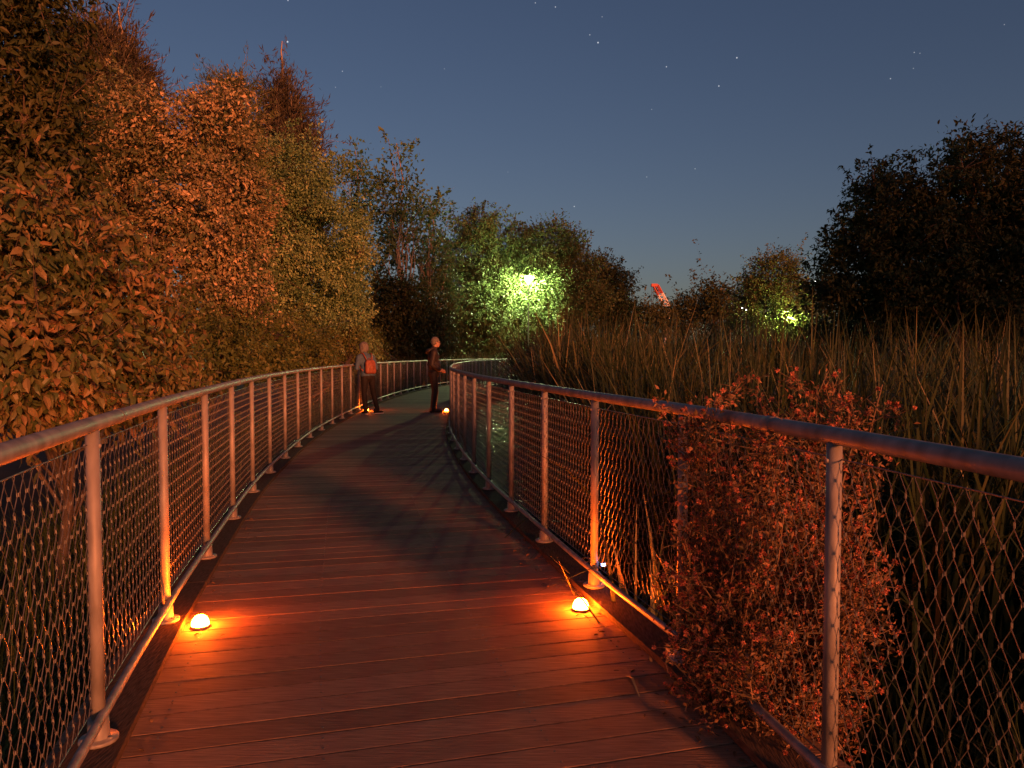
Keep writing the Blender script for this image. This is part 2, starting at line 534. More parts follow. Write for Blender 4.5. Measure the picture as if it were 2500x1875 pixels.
railing(LEFT, 2.57, 1.22, 'steel railing with cable mesh along the tree side of the boardwalk', 1)
railing(RIGHT, 4.32, 1.08, 'steel railing with cable mesh along the reed and water side of the boardwalk', -1)

# ------------------------------------------------------------------ orange dome lamps on the deck
def dome_mesh():
    d = MB()
    prof = [(.043, .014)]
    for k in range(1, 8):
        a = k / 8 * math.pi / 2
        prof.append((.043 * math.cos(a) ** .85, .014 + .050 * math.sin(a)))
    prof.append((.002, .0642))
    d.lathe(prof, sides=18)
    bse = MB(); bse.lathe([(.046, .003), (.047, .005), (.047, .011), (.044, .0145)], sides=18)
    return d.mesh('lamp_dome', M['dome'], True), bse.mesh('lamp_base', M['plastic'], True)
DOME, DBASE = dome_mesh()
def dome_lamp(line, y, inward, label):
    sv = line.s_at_y(y)
    p = off(line, sv, inward)
    t = thing('deck_lamp', (p[0], p[1], 0), label, 'lamp', 'orange dome lamps on the boardwalk')
    shared('lamp_dome', DOME, t); shared('lamp_base', DBASE, t)
    return t
dome_lamp(LEFT, 3.72, .165, 'glowing orange dome lamp on the deck in front of the near tree side railing')
dome_lamp(RIGHT, 4.06, -.175, 'glowing orange dome lamp on the deck beside the post with the blue light')
dome_lamp(LEFT, 18.45, .16, 'glowing orange dome lamp behind the feet of the person with a backpack')
dome_lamp(RIGHT, 18.3, -.17, 'glowing orange dome lamp on the deck by the boots of the person in dark jacket')
dome_lamp(LEFT, 35.2, .9, 'small far orange dome lamp seen through the reed side railing')
dome_lamp(RIGHT, 39.0, -.2, 'farthest orange dome lamp lighting a mesh panel before the street lamp')

# small clip-on blue light tied to the right-hand post by the lamp
p = off(RIGHT, RIGHT.s_at_y(4.32), .055)
t = thing('clip_light', (p[0], p[1], .15), 'small blue clip light tied to the railing post beside the orange lamp', 'light')
mb = MB(); mb.lathe([(.013, 0), (.016, .004), (.016, .05), (.012, .056)], (0, 0, .018), 12); mb.build('housing', M['black_metal'], t, True)
mb = MB(); mb.lathe([(.004, 0), (.012, .004), (.012, .015), (.010, .0175)], (0, 0, 0), 12); mb.build('lens', M['blue_led'], t, True)
mb = MB()
q = RIGHT.at(RIGHT.s_at_y(4.32)) - p
for zz in (.035, .058):
    mb.tube([(q[0] + .034 * math.cos(a), q[1] + .034 * math.sin(a), zz + .006 * math.sin(a)) for a in np.linspace(0, 6.2, 14)], .0016, 5)
    mb.tube([(q[0] - .03, q[1] - .02, zz), (q[0] - .075, q[1] - .045, zz + .004)], .0016, 5)
mb.build('tie_wire', M['black_metal'], t)

#--VEGETATION--
# ------------------------------------------------------------------ vegetation
def unit(a):
    return a / (np.linalg.norm(a, axis=-1, keepdims=True) + 1e-9)
T_BIG = (np.array([(0, 0, 0), (.30, -.20, .05), (.30, 0, -.01), (.30, .20, .05), (.68, -.17, -.02), (.68, 0, -.08), (.68, .17, -.02), (1, 0, -.22)]),
         np.array([(0, 2, 1), (0, 3, 2), (4, 5, 7), (5, 6, 7)]), np.array([(1, 2, 5, 4), (2, 3, 6, 5)]), .28)
T_LOBE = (np.array([(0, 0, 0), (.25, -.42, .08), (.55, -.25, .03), (1, 0, -.10), (.55, .25, .03), (.25, .42, .08), (.45, 0, -.03)]),
          np.array([(0, 6, 1), (1, 6, 2), (2, 6, 3), (6, 4, 3), (6, 5, 4), (0, 5, 6)]), None, .40)
T_DIA = (np.array([(0, 0, 0), (.45, -.27, .07), (1, 0, -.06), (.45, .27, .07)]), np.array([(0, 2, 1), (0, 3, 2)]), None, .27)
T_NAR = (np.array([(0, 0, 0), (.4, -.085, .03), (1, 0, -.03), (.4, .085, .03)]), np.array([(0, 2, 1), (0, 3, 2)]), None, .085)

def leaf_batch(mb, pos, axis, nrm, size, tpl, tint):
    tv, ft, fq, _ = tpl
    axis = unit(axis)
    nrm = unit(nrm - axis * np.sum(nrm * axis, 1, keepdims=True))
    side = np.cross(nrm, axis)
    k, N = len(tv), len(pos)
    cr_ = np.random.default_rng(N)
    curl = cr_.uniform(-.4, 2.6, N)[:, None, None]; wid = cr_.uniform(.7, 1.25, N)[:, None, None]
    V = pos[:, None, :] + size[:, None, None] * (tv[None, :, 0:1] * axis[:, None, :] + wid * tv[None, :, 1:2] * side[:, None, :] + curl * tv[None, :, 2:3] * nrm[:, None, :])
    offs = (np.arange(N) * k)[:, None, None]
    base = mb.n
    mb.add(V.reshape(-1, 3), (ft[None] + offs).reshape(-1, 3), np.repeat(tint, k))
    if fq is not None:
        mb.F.append((fq[None] + offs).reshape(-1, 4) + base)

def blob_px(bl, depth):
    out = []
    for b in bl:
        px, py, rx, ry = b[:4]
        d = depth + (b[4] if len(b) > 4 else 0)
        sc_ = d / F_PX
        rd = b[5] if len(b) > 5 else (rx + ry) / 2 * sc_
        c = P(px, py, d)
        out.append((np.array(c), np.array([rx * sc_, rd, ry * sc_])))
    return out

def clear(p, m):
    # nothing grows over the deck
    y = p[:, 1]
    return (p[:, 0] < np.interp(y, LEFT.p[:, 1], LEFT.p[:, 0]) - m) | (p[:, 0] > np.interp(y, RIGHT.p[:, 1], RIGHT.p[:, 0]) + m) | (y > 56)

def tree(name, label, cat, foot, blobs, size, cov, mat, tpl=T_DIA, trunk_r=.1, seed=0, droop=.3, clump=2.4, per=30, bark='bark', group=None, lean=0,
         updir=0.0, parts=('trunk', 'crown'), leaf_objs=0, shoots=None, sigz=.8, inner=.5, limbs=46, hole=-.42):
    rg = np.random.default_rng(seed)
    foot = np.array([foot[0], foot[1], float(ground_h(np.array(foot[0]), np.array(foot[1])))])
    root = thing(name, tuple(foot), label, cat, group)
    cen, tints, dirs, outs, big = [], [], [], [], []
    for c, r in blobs:
        area = 4 * math.pi * (((r[0] * r[1]) ** 1.6 + (r[0] * r[2]) ** 1.6 + (r[1] * r[2]) ** 1.6) / 3) ** (1 / 1.6)
        nleaf = cov * area / (tpl[3] * size * size)
        nc = max(6, int(nleaf / per))
        d = unit(rg.normal(size=(nc, 3)))
        ph = rg.uniform(0, 6.28, 3)
        lump = 1 + .20 * np.sin(4.2 * d[:, 0] + ph[0]) * np.sin(3.7 * d[:, 2] + ph[1]) + .10 * np.sin(7.3 * d[:, 1] + ph[2] + 5 * d[:, 2]) + rg.normal(0, .085, nc)
        rad = (1 - inner * rg.uniform(0, 1, nc) ** 1.8) * lump
        cc = c + d * r * rad[:, None]
        q0 = rg.normal(size=(3, 3)); q0 /= np.linalg.norm(q0, axis=1)[:, None]
        fr = 2.4 / max(r.mean(), .3)
        hol = sum(np.sin((cc @ q0[a_]) * fr * (1 + .6 * a_) + ph[a_]) for a_ in range(3)) / 3
        keep = (cc[:, 2] > foot[2] + .08) & (hol > hole) & clear(cc, .45)
        big.append(hol[keep])
        cen.append(cc[keep]); outs.append(d[keep])
    cen = np.concatenate(cen); outs = np.concatenate(outs)
    nc = len(cen)
    ct = np.clip(.5 + .55 * np.concatenate(big) + rg.normal(0, .2, nc), 0, 1)
    sig = size * clump * rg.uniform(.5, 1.45, nc)
    spray = (rg.uniform(0, 1, nc) < .16)[:, None] * unit(outs + rg.normal(size=(nc, 3)) * .45 + np.array([0, 0, .45])) * (sig * rg.uniform(2.0, 4.5, nc))[:, None]
    N = nc * per
    cd = unit(rg.normal(size=(N, 3)))
    pos = np.repeat(cen, per, 0) + cd * (1.75 * np.repeat(sig, per) * rg.uniform(0, 1, N) ** .45 * rg.uniform(.75, 1.35, N))[:, None] * np.array([1, 1, sigz])
    su = rg.uniform(0, 1, N); srep = np.repeat(spray, per, 0); issp = np.abs(srep).sum(1) > 0
    pos = np.where(issp[:, None], np.repeat(cen, per, 0) + srep * su[:, None] + (pos - np.repeat(cen, per, 0)) * (.42 * (1.15 - su))[:, None], pos)
    od = np.repeat(outs, per, 0)
    axis = .55 * od + rg.normal(size=(N, 3)) * .55 + np.array([0, 0, updir - droop])
    nrm = rg.normal(size=(N, 3)) * .38 + np.array([0, 0, .35]) + .35 * od + .75 * cd
    tint = np.clip(.55 * np.repeat(ct, per) + .45 * rg.uniform(0, 1, N) + rg.normal(0, .08, N), 0, 1)
    sz = size * rg.uniform(.6, 1.25, N)
    mask = (pos[:, 2] > foot[2] + .02) & clear(pos, .12)
    pos, axis, nrm, tint, sz = pos[mask] - foot, axis[mask], nrm[mask], tint[mask], sz[mask]
    if leaf_objs:
        # the largest-looking leaves facing the boardwalk stand as separate leaves
        dist = np.linalg.norm(pos + foot - np.array([0, 0, CAM_H]), axis=1)
        score = sz / dist
        vis = unit(pos + foot - np.array([0, 0, CAM_H]))
        infr = (np.abs(vis[:, 0] / vis[:, 1]) < .67) & (vis[:, 1] > 0)
        pick = np.argsort(-(score * infr))[:leaf_objs]
        lm = []
        for q in range(5):
            mb = MB()
            leaf_batch(mb, np.zeros((1, 3)), np.array([[1., 0, 0]]), np.array([[0, 0, 1.]]), np.array([1.]), tpl, np.array([.15 + .2 * q]))
            lm.append(mb.mesh('leaf', M[mat]))
        A = unit(axis[pick]); Nn = unit(nrm[pick] - A * np.sum(nrm[pick] * A, 1, keepdims=True)); S = np.cross(Nn, A)
        for q, j in enumerate(pick):
            o = bpy.data.objects.new('leaf', lm[int(min(4, tint[j] * 5))])
            link(o, root)
            mt = Matrix(((A[q][0], S[q][0], Nn[q][0]), (A[q][1], S[q][1], Nn[q][1]), (A[q][2], S[q][2], Nn[q][2]))).to_4x4()
            mt = Matrix.Translation(Vector(pos[j])) @ mt @ Matrix.Scale(float(sz[j]), 4)
            o.matrix_local = mt
        keep = np.ones(len(pos), bool); keep[pick] = False
        pos, axis, nrm, tint, sz = pos[keep], axis[keep], nrm[keep], tint[keep], sz[keep]
    mb = MB()
    leaf_batch(mb, pos, axis, nrm, sz, tpl, tint)
    tag(mb.build(parts[1], M[mat], root), kind='stuff')
    # trunk, limbs, twigs
    tb = MB()
    hi = max(blobs, key=lambda b_: b_[0][2])
    topp = hi[0] - foot + np.array([0, 0, hi[1][2] * .6])
    tp = []
    wob = rg.normal(0, .03, (7, 2)) * np.linalg.norm(topp) * .5
    for k in range(7):
        f = k / 6
        q = topp * f
        q[:2] = topp[:2] * f ** 1.4
        if 0 < k < 6: q[:2] += wob[k]
        tp.append(q.copy())
    tp = np.array(tp)
    tb.tube(tp, [trunk_r * (1 - .9 * k / 6) for k in range(7)], 8)
    rel = cen - foot
    nl = min(limbs, nc)
    sel = rg.choice(nc, nl, replace=False)
    nodes = []
    for j in sel:
        tgt = rel[j]
        f = np.clip((tgt[2] / max(topp[2], .1)) * rg.uniform(.35, .8), .08, .9)
        st_ = np.array([np.interp(f, np.linspace(0, 1, 7), tp[:, a]) for a in range(3)])
        mid = (st_ + tgt) / 2 + np.array([0, 0, .06 * np.linalg.norm(tgt - st_)]) + rg.normal(0, .05, 3) * np.linalg.norm(tgt - st_)
        r0 = max(.006, trunk_r * .34 * (1 - f * .6))
        pts = [st_, (st_ + mid) / 2 + rg.normal(0, .02, 3), mid, (mid + tgt) / 2 + rg.normal(0, .02, 3), tgt]
        tb.tube(pts, [r0, r0 * .8, r0 * .55, r0 * .35, max(.003, r0 * .15)], 5, False)
        nodes += pts[1:]
    nodes = np.array(nodes)
    for j in rg.choice(nc, min(nc, 700), replace=False):
        dd = np.linalg.norm(nodes - rel[j], axis=1)
        q = nodes[np.argmin(dd)]
        tb.tube([q, (q + rel[j]) / 2 + rg.normal(0, .03, 3), rel[j]], [trunk_r * .06 + .003, trunk_r * .04 + .002, .002], 3, False)
    for j in np.where(np.abs(spray).sum(1) > 0)[0][:260]:
        e_ = rel[j] + spray[j]
        tb.tube([rel[j], (rel[j] + e_) / 2 + rg.normal(0, .1, 3) * sig[j], e_], [trunk_r * .045 + .002, trunk_r * .03 + .0015, .0015], 3, False)
    if shoots:
        for (px, py0, py1, dpt, rr) in shoots:
            a = np.array(P(px, py0, dpt)) - foot; e = np.array(P(px + rg.uniform(-14, 14), py1, dpt)) - foot
            w = rg.normal(0, .05, (4, 3)) * np.linalg.norm(e - a) * .7
            tb.tube([a, a + (e - a) * .3 + w[0], a + (e - a) * .6 + w[1], a + (e - a) * .85 + w[2] * .6, e], [rr, rr * .85, rr * .7, rr * .5, rr * .3], 4, False)
    tb.build(parts[0], M[bark], root, True)
    return root

LG = 'trees and shrubs along the tree side of the boardwalk'
def xy(px, depth):
    v = P(px, 866, depth); return (v.x, v.y)
# big-leaved shrub hard against the left railing
tree('broadleaf_shrub', 'low broad-leaved shrub with drooping red-lit leaves behind the near railing', 'shrub', xy(150, 5.6),
     blob_px([(60, 620, 190, 170, 0), (210, 740, 200, 160, .5), (350, 850, 190, 110, 1.0), (480, 900, 110, 70, 2.0), (30, 880, 230, 170, -.5), (230, 930, 240, 110, .3), (-160, 760, 200, 260, 0)], 5.2),
     .075, 2.3, 'big_leaf', T_BIG, .05, 11, droop=.7, clump=1.6, per=18, group=LG, parts=('stems', 'foliage'), leaf_objs=280, hole=-.36, sigz=.55)
tree('broadleaf_tree', 'tall dark green broad-leaved tree at the upper corner of the left bank', 'tree', xy(-60, 6.8),
     blob_px([(20, 120, 130, 190), (60, 330, 150, 140), (-150, 250, 200, 300), (100, 470, 110, 100), (-60, 560, 180, 180), (0, -60, 150, 130)], 6.8),
     .075, 2.3, 'shade', T_BIG, .10, 12, droop=.5, clump=1.8, per=22, group=LG, hole=-.33, sigz=.55)  # dark leaf colour stands in for the shade on this tree
tree('maple_tree', 'bushy maple with a glowing orange red top behind the broad-leaved shrub', 'tree', xy(380, 11.0),
     blob_px([(290, 330, 105, 120), (400, 320, 120, 110), (510, 340, 110, 110), (380, 500, 170, 150), (530, 520, 130, 140), (230, 470, 110, 140), (430, 690, 180, 140), (560, 680, 110, 130)], 11.0),
     .064, 2.6, 'maple', T_DIA, .12, 13, droop=.4, clump=2.3, per=70, group=LG, hole=-.14, sigz=.75, inner=.35)
tree('maple_tree', 'broad golden olive maple standing nearest the poplars beyond the railing', 'tree', xy(740, 22),
     blob_px([(640, 460, 100, 110), (730, 460, 90, 100), (800, 560, 90, 110), (680, 590, 120, 120), (860, 680, 80, 100), (770, 710, 110, 110), (640, 740, 120, 120), (860, 790, 75, 80), (720, 830, 120, 80)], 22),
     .088, 2.5, 'gold', T_DIA, .2, 14, droop=.4, clump=2.7, per=80, group=LG, hole=-.14, sigz=.75, inner=.35)
tree('low_shrub', 'fine-leaved green shrub at the foot of the golden maple behind the railing', 'shrub', xy(690, 15.5),
     blob_px([(600, 850, 110, 70, -1), (690, 850, 110, 70, 1), (780, 850, 90, 60, 4), (850, 850, 75, 50, 8), (900, 850, 50, 40, 11)], 13.5), .075, 2.2, 'olive', T_DIA, .05, 15, group=LG, clump=2.2, parts=('stems', 'foliage'))
tree('low_shrub', 'low leafy scrub behind the railing between the shrub and golden maple', 'shrub', xy(440, 9.4),
     blob_px([(400, 880, 140, 80, 0), (510, 850, 120, 90, 1), (590, 840, 90, 80, 2)], 8.6), .065, 2.2, 'olive', T_DIA, .04, 16, group=LG, clump=2.2, parts=('stems', 'foliage'))
sh = [(215 + 12 * q, 150, 10 + 17 * ((q * 5) % 6), 14.5, .03) for q in range(-5, 9)]
tree('wispy_conifer', 'brown wispy conifer with spiky shoots rising at the upper left', 'tree', xy(240, 14.5),
     blob_px([(235, 150, 70, 80), (265, 250, 95, 110), (300, 170, 40, 60), (180, 230, 70, 110), (250, 400, 120, 150)], 14.5), .13, 3.2, 'needle', T_NAR, .14, 17, droop=-.1, updir=.5,
     clump=1.7, per=30, group=LG, shoots=sh, bark='pale_bark')
sh = [(684, 270, 100, 25.0, .05)] + [(690 + 11 * q, 260 + abs(q) * 14, 165 + abs(q) * 20, 25.0, .034) for q in range(-6, 7)]
tree('wispy_conifer', 'brown pointed conifer with one long bare leader above the orange maple', 'tree', xy(690, 25.0),
     blob_px([(690, 250, 34, 60), (690, 320, 62, 75), (700, 400, 85, 90), (690, 560, 90, 140)], 25.0), .20, 2.6, 'needle', T_NAR, .14, 18, droop=-.1, updir=.5,
     clump=1.7, per=30, group=LG, shoots=sh, bark='pale_bark')
sh = [(555 + 16 * q, 250, 165 + abs(q) * 12, 17.0, .022) for q in range(-3, 4)]
tree('sapling', 'thin pale green sapling poking up between the two conifers', 'tree', xy(560, 17.0),
     blob_px([(540, 215, 28, 32), (585, 220, 26, 34), (560, 270, 50, 50), (555, 420, 70, 130)], 17.0), .11, 2.0, 'olive', T_NAR, .07, 19, updir=.7, droop=0, clump=1.8, group=LG, shoots=sh, bark='pale_bark')

PG = 'poplars and willows at the bend'
def poplar(label, px, depth, bl, seed, mat='poplar', cov=.62, r=.15):
    return tree('poplar_tree', label, 'tree', xy(px, depth), blob_px(bl, depth), .24, cov, mat, T_DIA, r, seed, droop=.1, clump=1.8, per=26, bark='pale_bark', group=PG, inner=.7, limbs=30, updir=.15, hole=-.15)
poplar('tall slim poplar with a bare pale trunk rising beside the golden maple', 978, 37, [(968, 375, 26, 42), (960, 460, 60, 70), (1000, 500, 60, 60), (940, 560, 70, 80), (985, 600, 70, 60)], 21)
poplar('poplar with split pointed tops partly behind the golden maple', 880, 39, [(868, 395, 22, 45), (835, 420, 22, 40), (895, 430, 24, 50), (860, 490, 60, 60), (880, 580, 70, 90), (895, 720, 60, 90)], 22, 'poplar', .9)
poplar('loose leafed poplar with thin trunk between the tall poplar and the willow', 1055, 40, [(1050, 500, 24, 35), (1040, 550, 50, 60), (1080, 560, 30, 50), (1060, 640, 55, 80), (1020, 660, 50, 70)], 23)
poplar('short slender poplar nearest the dark thicket', 1085, 41, [(1085, 640, 30, 80), (1075, 720, 40, 70)], 24, 'poplar', 1.6, .08)
tree('thicket', 'dark leafy thicket below the poplars behind the far railing', 'shrub', xy(1000, 36), blob_px([(960, 800, 70, 70), (1030, 800, 70, 70), (1090, 810, 60, 70), (900, 820, 60, 70), (980, 730, 70, 60)], 36),
     .17, 2.2, 'shade', T_DIA, .09, 25, group=PG, clump=2, parts=('stems', 'foliage'))
def broad(name, label, px, depth, bl, seed, mat, size=.2, cov=2.0, group=PG, tpl=T_DIA, droop=.35, r=.14, cat='tree', clump=2.2, inner=.5, parts=('trunk', 'crown')):
    return tree(name, label, cat, xy(px, depth), blob_px(bl, depth), size, cov, mat, tpl, r, seed, droop=droop, clump=clump, per=30, group=group, inner=inner, parts=parts)
broad('willow_tree', 'upright green willow left of the street lamp with a rounded bright top', 1170, 55, [(1170, 550, 48, 50), (1160, 620, 70, 80), (1175, 700, 75, 80), (1150, 780, 60, 70)], 31, 'green', .2, 1.8, droop=.9, clump=1.8)
broad('willow_tree', 'green willow with drooping twigs directly behind the street lamp', 1285, 56, [(1265, 600, 45, 50), (1300, 660, 60, 70), (1240, 680, 50, 80), (1310, 760, 70, 70)], 32, 'green', .2, 1.8, droop=.8, clump=1.8)
broad('leafy_tree', 'rounded green tree to the right of the street lamp', 1370, 57, [(1355, 600, 55, 60), (1390, 660, 60, 70), (1420, 720, 60, 60), (1350, 720, 60, 70)], 33, 'green', .22, 2.2)
broad('dark_tree', 'dark pointed tree at the right end of the lamplit grove', 1490, 64, [(1465, 670, 45, 50), (1500, 710, 40, 60), (1480, 760, 60, 50), (1520, 770, 30, 50)], 34, 'shade', .24, 2.2)
broad('lamplit_bush', 'bright green bush lit by the street lamp on its left side', 1180, 52.5, [(1180, 740, 60, 60, -.9), (1135, 800, 60, 60, -1), (1215, 795, 50, 60, -1), (1170, 860, 80, 40, -1), (1240, 850, 40, 35, -.8), (1220, 715, 40, 40, -.7)], 35, 'green', .22, 2.2, cat='shrub', parts=('stems', 'foliage'), r=.06)
broad('lamplit_bush', 'bright yellow green bush glowing behind the street lamp pole', 1310, 53, [(1265, 725, 45, 50, -.6), (1335, 705, 50, 55, -.7), (1300, 790, 60, 60, -.9), (1290, 850, 60, 40, -.5)], 36, 'green', .22, 2.2, cat='shrub', parts=('stems', 'foliage'), r=.06)
broad('lamplit_bush', 'lamplit leafy bush between the lamp and the reed bed', 1400, 53.5, [(1380, 750, 50, 60, -1.4), (1430, 770, 50, 55, -1.6), (1375, 830, 50, 50, -1.6), (1450, 820, 50, 50, -1.6)], 37, 'green', .22, 2.2, cat='shrub', parts=('stems', 'foliage'), r=.06)
FG = 'distant trees on the horizon right of the grove'
broad('distant_tree', 'dark conical tree on the skyline beside the second lamp tree', 1750, 84, [(1748, 705, 26, 28), (1745, 740, 46, 35), (1755, 775, 55, 40)], 41, 'shade', .4, 2.0, FG)
broad('distant_tree', 'low dark tree on the skyline just right of the crane', 1665, 118, [(1668, 752, 24, 18), (1690, 745, 34, 24), (1670, 782, 66, 28)], 42, 'shade', .5, 2.0, FG)
broad('distant_tree', 'low dark tree on the skyline at the foot of the crane', 1580, 112, [(1552, 752, 32, 22), (1604, 772, 30, 20), (1580, 790, 60, 28)], 43, 'shade', .5, 2.0, FG)
broad('rounded_tree', 'rounded tree lit yellow green from below by the second lamp', 1890, 66, [(1890, 675, 62, 58), (1830, 715, 45, 45), (1890, 740, 75, 50), (1945, 730, 50, 50), (1970, 790, 60, 40), (1900, 800, 60, 30), (1830, 790, 50, 30), (1940, 785, 34, 30, -5.5), (1900, 790, 26, 22, -6)], 44, 'green', .24, 2.0, FG)
broad('big_dark_tree', 'large dark spreading tree looming over the reeds on the right', 2330, 15.5, [(2170, 508, 110, 110), (2320, 468, 140, 120), (2460, 448, 130, 120), (2100, 648, 110, 110), (2250, 638, 150, 140), (2420, 628, 150, 150),
      (2560, 558, 150, 180), (2190, 720, 120, 70), (2340, 750, 150, 80), (2480, 750, 130, 90), (2040, 700, 70, 50)], 45, 'shade', .10, 2.2, 'right bank trees', T_BIG, .4, .17, 'tree', 1.2, .6)
broad('dark_hedge', 'low dark thicket behind the reeds below the big dark tree', 2300, 19, [(2050, 800, 90, 50), (2170, 805, 110, 60), (2300, 800, 120, 60), (2430, 800, 120, 60), (2560, 800, 120, 70)], 46, 'shade', .13, 2.0, 'right bank trees', cat='shrub', parts=('stems', 'foliage'), r=.06)

# off to the right, behind the photographer: an unseen leaf belt, added to keep the right bank dark
mb = MB(); rg = np.random.default_rng(77)
BC = []
for k in range(26):
    x = 18.6 + k * 1.5 + rg.normal(0, .8); y = -8 + k * .35 + rg.normal(0, 1)
    for q in range(27 if k < 6 else 27):
        BC.append((x + rg.normal(0, 1.0), y + rg.normal(0, 1.0), rg.uniform(-.2, 16 if k < 6 else 21)))
BC = np.array(BC)
pos = np.repeat(BC, 90, 0) + rg.normal(0, .55, (len(BC) * 90, 3))
leaf_batch(mb, pos, rg.normal(size=pos.shape) + [0, 0, -.3], rg.normal(size=pos.shape) + [0, 0, .6], rg.uniform(.22, .42, len(pos)), T_DIA, rg.uniform(0, 1, len(pos)))
tag(mb.build('shade_belt', M['shade']), 'unseen dense leaf belt added behind the viewpoint to shade the right bank', 'shade_belt', kind='stuff')

# ------------------------------------------------------------------ reeds
def blades(mb, px_, py_, zb, h, lean, az, w, tint, bend, rg, seg=4, kink=None):
    """bent grass blades: arrays of the same length"""
    N = len(px_)
    tt = np.linspace(0, 1, seg + 1)
    rows = []
    tw = rg.uniform(0, math.pi, N)
    for i_, t_ in enumerate(tt):
        ang = lean + bend * t_ ** 2
        if i_ == 0:
            cx, cy, cz = np.array(px_, float).copy(), np.array(py_, float).copy(), np.array(zb, float).copy()
        else:
            dl = h / seg
            a = lean + bend * ((tt[i_] + tt[i_ - 1]) / 2) ** 2
            if kink is not None:
                a = a + np.where(t_ > kink[0], kink[1], 0)
            cx = cx + np.cos(az) * np.sin(a) * dl; cy = cy + np.sin(az) * np.sin(a) * dl; cz = cz + np.cos(a) * dl
        ww = w * (1 - t_ ** 2.2) * .5 + .0008
        dx, dy = np.cos(az + math.pi / 2 + (tw - math.pi / 2) * .6) * ww, np.sin(az + math.pi / 2 + (tw - math.pi / 2) * .6) * ww
        rows.append(np.stack([cx - dx, cy - dy, cz], 1)); rows.append(np.stack([cx + dx, cy + dy, cz], 1))
    k = 2 * (seg + 1)
    V = np.stack(rows, 1).reshape(-1, 3)
    f = np.array([(2 * j, 2 * j + 1, 2 * j + 3, 2 * j + 2) for j in range(seg)])
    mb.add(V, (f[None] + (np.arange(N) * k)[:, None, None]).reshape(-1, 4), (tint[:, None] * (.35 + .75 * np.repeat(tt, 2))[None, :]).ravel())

rg = np.random.default_rng(8)
def reed_bed(name, label, N, region, height, w, seed, lean_sd=.10, bend_sd=.35, kink_p=.2, az0=None, mat='reed'):
    rg = np.random.default_rng(seed)
    x, y = region(rg, N)
    n_ = len(x)
    patch = np.sin(x * .9 + 1.3) * np.sin(y * .7 + .4) * .5 + np.sin(x * .31 - y * .23) * .5
    h = (height(x, y) if callable(height) else height) * (1 + .08 * patch) * np.clip(rg.normal(.90, .13, n_), .4, np.where(y < 7, 1.08, 1.22))
    lean = np.abs(rg.normal(0, lean_sd, n_)); az = rg.uniform(0, 6.283, n_) if az0 is None else rg.normal(az0, .9, n_)
    bend = np.abs(rg.normal(0, bend_sd, n_))
    kk = rg.uniform(0, 1, n_) < kink_p
    kink = (rg.uniform(.4, .9, n_), np.where(kk, rg.uniform(.5, 2.1, n_), 0))
    mb = MB()
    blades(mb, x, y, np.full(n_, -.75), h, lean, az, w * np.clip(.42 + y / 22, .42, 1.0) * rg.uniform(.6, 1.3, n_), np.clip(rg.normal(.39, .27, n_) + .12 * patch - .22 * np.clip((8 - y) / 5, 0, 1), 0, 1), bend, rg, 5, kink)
    return tag(mb.build(name, M[mat]), label, 'reeds', kind='stuff')
def right_region(ymin, ymax, d0, d1):
    def f(rg, N):
        y = ymin + (ymax - ymin) * rg.uniform(0, 1, N) ** 1.25
        edge = RIGHT.x_at_y(y) + d0 + np.clip((y - 6) * .11, 0, 1.0) + .35 * np.sin(y * .8)
        x = edge + (d1 * (.35 + y / 26)) * rg.uniform(0, 1, N) ** 1.35
        return x, y
    return f
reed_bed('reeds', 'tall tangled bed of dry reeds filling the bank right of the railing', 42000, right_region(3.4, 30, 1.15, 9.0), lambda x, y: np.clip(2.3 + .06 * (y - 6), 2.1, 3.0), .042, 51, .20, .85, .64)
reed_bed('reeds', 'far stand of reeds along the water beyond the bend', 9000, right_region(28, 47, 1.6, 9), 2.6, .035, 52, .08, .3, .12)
def near_right(rg, N):
    y = rg.uniform(1.8, 3.6, N)
    x = RIGHT.x_at_y(y) + .75 + 6.5 * rg.uniform(0, 1, N) ** 1.3
    return x, y
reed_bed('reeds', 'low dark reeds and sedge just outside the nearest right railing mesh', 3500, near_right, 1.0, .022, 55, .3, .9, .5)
def shade_reeds(rg, N):  # unseen reeds, added to block the low light from the right bank
    y = rg.uniform(-7, 1.7, N)
    x = RIGHT.x_at_y(y) + .5 + 8 * rg.uniform(0, 1, N) ** 1.3
    c_ = .857 * x + .515 * y
    k = c_ > 3.3
    return x[k], y[k]
reed_bed('reeds', 'unseen tall reeds added behind the viewpoint to shade the right bank', 16000, shade_reeds, 1.9, .03, 56, .14, .5, .3)
def left_far(rg, N):
    y = rg.uniform(27, 46, N); x = LEFT.x_at_y(y) - rg.uniform(.8, 4.0, N)
    return x, y
reed_bed('reeds', 'pale reeds growing behind the far curve of the tree side railing', 6000, left_far, 1.95, .035, 53, .10, .3, .12)
def left_near(rg, N):
    y = rg.uniform(1.0, 26, N); x = LEFT.x_at_y(y) - .35 - 1.6 * rg.uniform(0, 1, N)
    return x, y
reed_bed('undergrowth', 'low dark grass and weeds under the tree side railing', 9000, left_near, .95, .016, 54, .3, .9, .2, mat='olive')

# dry reed leaves caught behind the mesh beside the right lamp
rg = np.random.default_rng(61)
c = off(RIGHT, RIGHT.s_at_y(3.95), .30)
mb = MB()
n_ = 46
blades(mb, c[0] + rg.normal(0, .16, n_), c[1] + rg.normal(0, .30, n_), np.full(n_, -.5), rg.uniform(.55, 1.15, n_), np.abs(rg.normal(.2, .25, n_)), rg.uniform(0, 6.28, n_), rg.uniform(.018, .045, n_),
       rg.uniform(.6, 1, n_), rg.normal(.6, .6, n_), rg, 5)
tag(mb.build('dry_reed_tuft', M['reed']), 'pale dry reed leaves behind the mesh next to the orange lamp', 'reeds')

